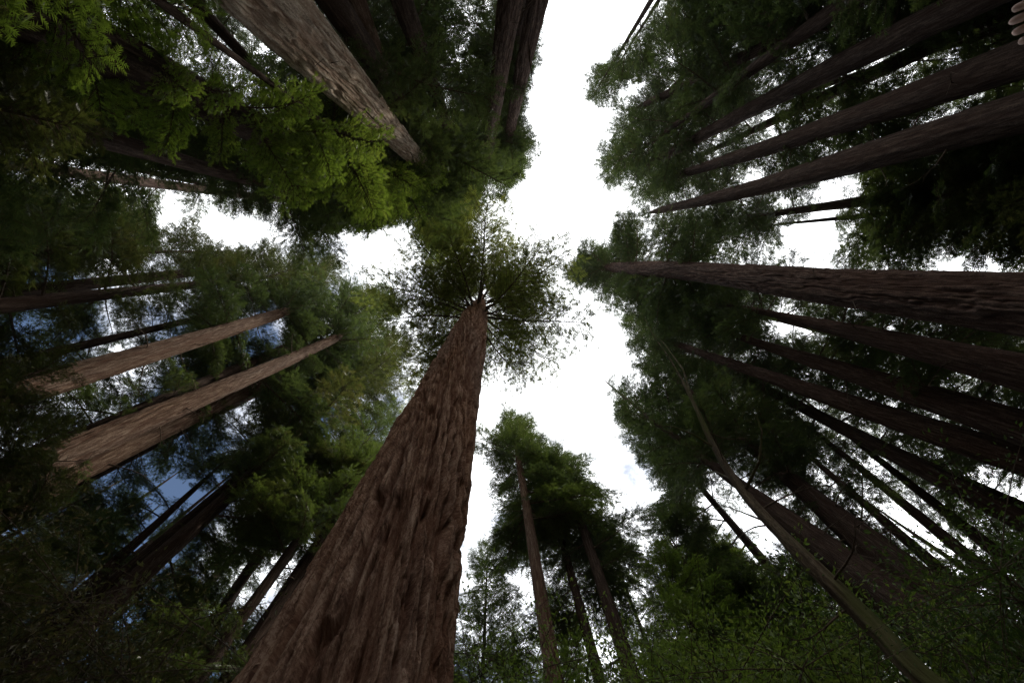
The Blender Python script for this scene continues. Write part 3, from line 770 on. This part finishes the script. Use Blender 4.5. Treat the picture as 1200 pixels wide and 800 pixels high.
# ------------------------------------------------------------------ broad leaved undergrowth
def shrub_parts(H, R, n_cl, per, size, rng):
    """stems from the ground and leaves in clumps at their ends"""
    paths, pos, dirs = [], [], []
    ns = 6
    stems = []
    for i in range(ns):
        a = i*2*math.pi/ns+rng.normal(0, .4); rr = R*(0.25+0.5*rng.random()); hh = H*(0.65+0.32*rng.random())
        u = np.linspace(0, 1, 7)
        p = np.stack([math.cos(a)*rr*u**1.5+0.12*np.sin(u*7+i), math.sin(a)*rr*u**1.5+0.12*np.cos(u*6+i), hh*u-0.1], -1)
        paths.append((p, 0.045*H/5*(1-0.85*u)+0.004)); stems.append(p)
    for c in range(n_cl):
        st = stems[rng.integers(ns)]; q = st[rng.integers(2, 7)]
        a = rng.random()*6.28; l = R*(0.25+0.65*rng.random()); e = rng.normal(0.15, 0.45)
        d = np.array([math.cos(a)*math.cos(e), math.sin(a)*math.cos(e), math.sin(e)])
        u = np.linspace(0, 1, 4)
        p = q+d*l*u[:, None]+np.stack([0*u, 0*u, -0.12*l*u**2], -1)
        paths.append((p, 0.006*(1-0.8*u)+0.002))
        uu = 0.15+0.85*rng.random(per)
        pp = q+d*l*uu[:, None]+np.stack([0*uu, 0*uu, -0.12*l*uu**2], -1)
        w = rng.normal(0, 1, (per, 3)); w /= np.linalg.norm(w, axis=1)[:, None]
        pos.append(pp+w*(0.05+0.22*rng.random(per))[:, None]); dirs.append(w+d*0.8+np.array([0, 0, -0.35]))
    pos = np.concatenate(pos); d = np.concatenate(dirs); d /= np.linalg.norm(d, axis=1)[:, None]
    keep = pos[:, 2] > 0.05; pos, d = pos[keep], d[keep]
    n = len(pos)
    up = np.tile([0, 0, 1.0], (n, 1))+rng.normal(0, 0.55, (n, 3))
    y = np.cross(up, d); y /= np.linalg.norm(y, axis=1)[:, None]+1e-9; z = np.cross(d, y)
    sz = size*(0.6+0.8*rng.random(n))[:, None]
    b0, l0, r0, m0, t0 = pos, pos+d*sz*0.45+y*sz*0.22+z*sz*0.06, pos+d*sz*0.45-y*sz*0.22+z*sz*0.06, pos+d*sz*0.5, pos+d*sz-z*sz*0.12
    V = np.stack([b0, l0, t0, r0], 1).reshape(-1, 3)
    i = np.arange(n)*4
    F = np.concatenate([np.stack([i, i+2, i+1], 1), np.stack([i, i+3, i+2], 1)])
    return tubes(paths, 5), (V, F, np.repeat(np.clip(rng.random(n), 0, 1), 4))
URNG = np.random.default_rng(31)
SHRUB = [shrub_parts(5.0, 2.3, 380, 78, 0.062, URNG) for _ in range(4)]
STEMS = [mesh_np('stems', *w[:2], [TWIG], smooth=True, attrs={'bark': ('FLOAT_VECTOR', w[2])}) for w, f in SHRUB]
LEAFS = {m.name: [mesh_np('foliage', f[0], f[1], [m], attrs={'tint': ('FLOAT', f[2])}) for w, f in SHRUB[:nk]] for m, nk in ((LEAF, 4), (LEAF_DRY, 2), (NEEDLE_LIT, 3))}
def shrub(label, tip, D, wide=1.0, m=LEAF, group='undergrowth along the lower edge', name='shrub'):
    T = at(tip[0], tip[1], D)
    t = thing(name, label, 'shrub', (T[0], T[1], 0), group)
    sz = T[2]/5.3
    t.scale = (sz*wide, sz*wide, sz); t.rotation_euler = (0, 0, URNG.random()*6.28)
    k = int(URNG.integers(len(LEAFS[m.name])))
    link('stems', STEMS[k], t); link('foliage', LEAFS[m.name][k], t)
for a in [
 ('green leafy shrub right against the foot of the great trunk', (575, 765), 8.5, 0.8, NEEDLE_LIT),
 ('green leafy shrub below the pale slim conifer', (640, 770), 9.0, 0.9, NEEDLE_LIT),
 ('green leafy shrub below the rightmost of the slim conifers', (705, 772), 8.5, 0.9, NEEDLE_LIT),
 ('leafy shrub at the bottom edge between the slim conifers and the leaning trunk', (775, 755), 9.5, 1.0, NEEDLE_LIT),
 ('tall leafy shrub under the right hand sky gap', (845, 715), 12.0, 0.9, NEEDLE_LIT),
 ('tall leafy shrub left of the leaning trunk', (900, 745), 11.0, 1.0, NEEDLE_LIT),
 ('leafy shrub at the bottom edge just left of the leaning trunk', (930, 760), 8.0, 1.0, NEEDLE_LIT),
 ('dark shrub behind the leaning trunk under the black bunch', (985, 738), 11.0, 1.0, LEAF),
 ('dark shrub right of the leaning trunk under the black bunch', (1070, 700), 11.0, 1.0, LEAF),
 ('dark shrub in the lower right thicket beside the thin poles', (1130, 655), 10.5, 1.0, LEAF),
 ('tallest dark shrub at the right edge of the lower right thicket', (1180, 580), 10.0, 1.0, LEAF),
 ('dark shrub in the bottom right corner', (1170, 690), 6.5, 1.0, LEAF),
 ('dark shrub at the bottom edge right of the leaning trunk', (1080, 720), 7.0, 1.0, LEAF),
 ('dull dark shrub in the bottom left corner', (15, 735), 7.5, 1.0, LEAF_DRY),
 ('dull shrub with fine leaves covering the feet of the lower left poles', (62, 722), 8.0, 1.0, LEAF_DRY),
 ('dull shrub under the lower left poles', (120, 800), 8.0, 1.0, LEAF_DRY),
 ('dull brown shrub left of the great trunk foot', (215, 765), 10.0, 1.0, LEAF_DRY),
 ('pinkish brown dry shrub close against the left of the great trunk', (280, 765), 8.5, 0.9, LEAF_DRY),
]: shrub(*a)

# ------------------------------------------------------------------ the leaning mossy understory tree
def leaning_tree():
    D = 5.6
    px = [(1160, 850, 5.3), (1090, 800, 5.4), (1022, 732, 5.6), (962, 672, 5.7), (920, 630, 5.8), (872, 577, 5.9), (838, 525, 6.0), (812, 470, 6.1), (800, 446, 6.2)]
    P = [at(*p) for p in px]
    foot = P[0]+(P[0]-P[1])*1.0; 
    base = np.array([P[0][0]*1.02, P[0][1]*1.02, -0.3])
    pts = np.array([base]+P)
    wid = [31, 28, 23, 19, 15, 11, 7, 4.2, 3]
    rad = [0.15]+[max(0.012, w*((p-CAM)@CF)/FPX/2) for w, p in zip(wid, P)]
    rad[0] = rad[1]*1.25
    root = thing('understory_tree', 'bent mossy trunk sweeping up from the bottom edge at right, thin bare branches on top', 'tree', base)
    link('trunk', trunk_mesh('trunk', pts, rad, 48, 0.07, BARK_MOSS, ridge=0.028, nrid=6, twist=0.1, seed=4.4), root)
    limbs = [((812, 470, 6.1), (800, 432, 6.3), (778, 402, 6.5), (772, 396, 6.7)), ((800, 446, 6.2), (785, 420, 6.1), (765, 392, 6.0), (752, 366, 5.9)),
             ((838, 525, 6.0), (815, 510, 5.7), (790, 500, 5.4), (770, 498, 5.2)), ((872, 577, 5.9), (855, 560, 6.2), (838, 552, 6.6), (820, 556, 6.9)),
             ((872, 577, 5.9), (890, 540, 5.7), (893, 505, 5.6), (884, 480, 5.5)), ((920, 630, 5.8), (900, 612, 6.1), (870, 600, 6.5), (842, 590, 6.8))]
    for j, l in enumerate(limbs):
        p = np.array([at(*q) for q in l])
        w = tubes([(p, np.array([0.032, 0.022, 0.014, 0.005]))], 7)
        link('branch', mesh_np('branch', w[0]-base, w[1], [BARK_MOSS], smooth=True, attrs={'bark': ('FLOAT_VECTOR', w[2])}), root)
leaning_tree()
lt = [o for o in COL.objects if o.name.startswith('understory_tree')][0]
for i_, (qx, qy, qd) in enumerate([(1050, 760, 5.5), (1000, 708, 5.62), (975, 684, 5.68), (945, 655, 5.75), (905, 615, 5.83), (890, 598, 5.87), (860, 560, 5.93), (850, 543, 5.97), (828, 505, 6.03)]):
    o = link('dead_branch', DEAD[i_ % 5], lt); o.location = at(qx, qy, qd)-np.array(lt.location)
    set_rot(o, i_*2.4, -0.1+0.3*math.sin(i_*3), i_*1.3, 0.28+0.12*(i_ % 3))

# ------------------------------------------------------------------ the person at the edge of the picture
def simple_mat(name, c, rough=0.8, sss=0.0):
    m, nt = mat(name); b = nd(nt, 'ShaderNodeBsdfPrincipled'); o = nd(nt, 'ShaderNodeOutputMaterial')
    z = nd(nt, 'ShaderNodeTexNoise'); z.inputs['Scale'].default_value = 60; z.inputs['Detail'].default_value = 5
    r = ramp(nt, [(0.35, tuple(v*0.82 for v in c)), (0.65, tuple(min(1, v*1.12) for v in c))])
    nt.links.new(z.outputs[0], r.inputs[0]); nt.links.new(r.outputs[0], b.inputs['Base Color'])
    b.inputs['Roughness'].default_value = rough; b.inputs['Subsurface Weight'].default_value = sss
    b.inputs['Subsurface Radius'].default_value = (0.01, 0.004, 0.002)
    nt.links.new(b.outputs[0], o.inputs[0]); return m
SKIN = simple_mat('skin', (0.55, 0.33, 0.25), 0.55, 0.15); CLOTH = simple_mat('dark_jacket_cloth', (0.03, 0.03, 0.035), 0.9)
DENIM = simple_mat('trouser_cloth', (0.05, 0.055, 0.07), 0.9); HAIR = simple_mat('hair', (0.03, 0.02, 0.014), 0.5); SHOE = simple_mat('shoe', (0.04, 0.03, 0.025), 0.6)
def skin_obj(name, J, E, parent, m, root=0, sub=2):
    me = bpy.data.meshes.new(name); me.from_pydata([j[:3] for j in J], E, []); me.materials.append(m)
    o = link(name, me, parent)
    md = o.modifiers.new('Skin', 'SKIN'); md.use_smooth_shade = True; md.branch_smoothing = 0.4
    for i, v in enumerate(me.skin_vertices[0].data):
        r = J[i][3]; v.radius = r if isinstance(r, tuple) else (r, r); v.use_root = (i == root)
    ss = o.modifiers.new('Subdivision', 'SUBSURF'); ss.levels = sub; ss.render_levels = sub
    return o
def person():
    # raised hand at the frame edge: only its side shows in the top right corner
    t = thing('person', 'person standing beyond the top right corner, only the edge of a raised hand in view', 'person', (0, 0, 0))
    q = at(1223, 15, 1.12); face = math.atan2(-q[1], -q[0])
    hl = Vector((0.40, -0.17, 1.43)); s = q[2]/hl.z
    off = Matrix.Rotation(face, 3, 'Z') @ (hl*s)
    t.rotation_euler = (0, 0, face); t.scale = (s, s, s); t.location = (q[0]-off.x, q[1]-off.y, 0)
    print('person', s, t.location)
    J, E = [], []
    def add(x, y, z, r, p=None):
        J.append((x, y, z, r)); 
        if p is not None: E.append((p, len(J)-1))
        return len(J)-1
    pel = add(0, 0, 0.94, (0.13, 0.10)); wa = add(0.0, 0, 1.10, (0.115, 0.09), pel); ch = add(0.0, 0, 1.27, (0.14, 0.105), wa)
    sh = add(-0.01, 0, 1.38, (0.10, 0.08), ch); nk = add(0.0, 0, 1.47, 0.052, sh); hd0 = add(0.015, 0, 1.52, 0.055, nk); hd1 = add(0.01, 0, 1.60, (0.076, 0.088), hd0); hd2 = add(0.0, 0, 1.67, (0.072, 0.082), hd1); add(-0.005, 0, 1.715, 0.045, hd2)
    for sg in (-1, 1):
        if sg < 0:      # the raised arm, hand half closed in front of the chest
            a = add(-0.01, -0.17, 1.365, 0.056, sh); b = add(0.15, -0.225, 1.14, 0.042, a); w = add(0.345, -0.185, 1.335, 0.027, b)
            pm = add(0.385, -0.175, 1.395, (0.022, 0.036), w)
            for q_, (dy, ln) in enumerate([(-0.030, 0.062), (-0.010, 0.074), (0.010, 0.078), (0.029, 0.068)]):
                f0 = add(0.400, -0.172+dy, 1.432, 0.0095, pm); f1 = add(0.398, -0.172+dy*1.1, 1.432+ln*0.55, 0.0085, f0); add(0.372, -0.172+dy*1.1, 1.432+ln*0.85, 0.0072, f1)
            h0 = add(0.372, -0.128, 1.405, 0.011, pm); add(0.366, -0.108, 1.445, 0.009, h0)
        else:
          a = add(-0.01, sg*0.17, 1.365, 0.056, sh); b = add(-0.03, sg*0.215, 1.09, 0.042, a); w = add(0.05, sg*0.225, 0.86, 0.027, b)
          pm = add(0.075, sg*0.222, 0.80, (0.022, 0.034), w)
          for q, (dx, ln) in enumerate([(-0.030, 0.066), (-0.010, 0.076), (0.010, 0.080), (0.029, 0.070)]):
              f0 = add(0.085+dx, sg*0.222, 0.765, 0.0095, pm); f1 = add(0.095+dx*1.1, sg*0.217, 0.765-ln*0.55, 0.0085, f0); add(0.098+dx*1.1, sg*0.206, 0.765-ln, 0.007, f1)
          h0 = add(0.112, sg*0.212, 0.80, 0.011, pm); add(0.128, sg*0.200, 0.765, 0.009, h0)
        hp = add(0, sg*0.095, 0.86, 0.088, pel); kn = add(0.02, sg*0.11, 0.49, 0.058, hp); an = add(-0.02, sg*0.115, 0.09, 0.038, kn); ft = add(0.07, sg*0.12, 0.035, (0.04, 0.03), an); add(0.16, sg*0.125, 0.025, (0.036, 0.02), ft)
    skin_obj('body', J, E, t, SKIN)
    jk = [(0, 0, 0.88, (0.155, 0.125)), (0, 0, 1.10, (0.145, 0.115)), (0, 0, 1.27, (0.165, 0.13)), (-0.01, 0, 1.385, (0.12, 0.10)), (0, 0, 1.445, (0.075, 0.072))]
    ej = [(0, 1), (1, 2), (2, 3), (3, 4)]
    for sg in (-1, 1):
        k = len(jk); jk += [(-0.01, sg*0.175, 1.365, 0.075)]+([(-0.03, sg*0.215, 1.09, 0.06), (0.045, sg*0.225, 0.875, 0.045)] if sg > 0 else [(0.15, -0.225, 1.14, 0.06), (0.325, -0.188, 1.315, 0.043)]); ej += [(3, k), (k, k+1), (k+1, k+2)]
    skin_obj('jacket', jk, ej, t, CLOTH)
    tr = [(0, 0, 0.95, (0.145, 0.115))]; et = []
    for sg in (-1, 1):
        k = len(tr); tr += [(0, sg*0.095, 0.85, 0.102), (0.02, sg*0.11, 0.49, 0.075), (-0.015, sg*0.115, 0.09, 0.058)]; et += [(0, k), (k, k+1), (k+1, k+2)]
    skin_obj('trousers', tr, et, t, DENIM)
    for sg in (-1, 1):
        skin_obj('shoe', [(-0.05, sg*0.115, 0.05, (0.046, 0.05)), (0.07, sg*0.12, 0.042, (0.052, 0.042)), (0.175, sg*0.125, 0.035, (0.044, 0.032))], [(0, 1), (1, 2)], t, SHOE)
    skin_obj('hair', [(-0.035, 0, 1.60, (0.078, 0.085)), (-0.02, 0, 1.68, (0.084, 0.086)), (-0.01, 0, 1.735, (0.06, 0.055))], [(0, 1), (1, 2)], t, HAIR)
    skin_obj('nose', [(0.075, 0, 1.635, 0.009), (0.100, 0, 1.598, 0.014)], [(0, 1)], t, SKIN)
    skin_obj('mouth', [(0.080, -0.022, 1.556, 0.006), (0.090, 0, 1.557, 0.009), (0.080, 0.022, 1.556, 0.006)], [(0, 1), (1, 2)], t, simple_mat('lips', (0.42, 0.18, 0.15), 0.5))
    EYE = simple_mat('eye', (0.12, 0.10, 0.09), 0.2)
    for sg in (-1, 1):
        skin_obj('ear', [(0.0, sg*0.083, 1.635, 0.014), (-0.004, sg*0.088, 1.60, 0.013), (0.006, sg*0.083, 1.575, 0.009)], [(0, 1), (1, 2)], t, SKIN)
        skin_obj('eye', [(0.078, sg*0.031, 1.640, 0.010), (0.082, sg*0.034, 1.640, 0.010)], [(0, 1)], t, EYE)
person()
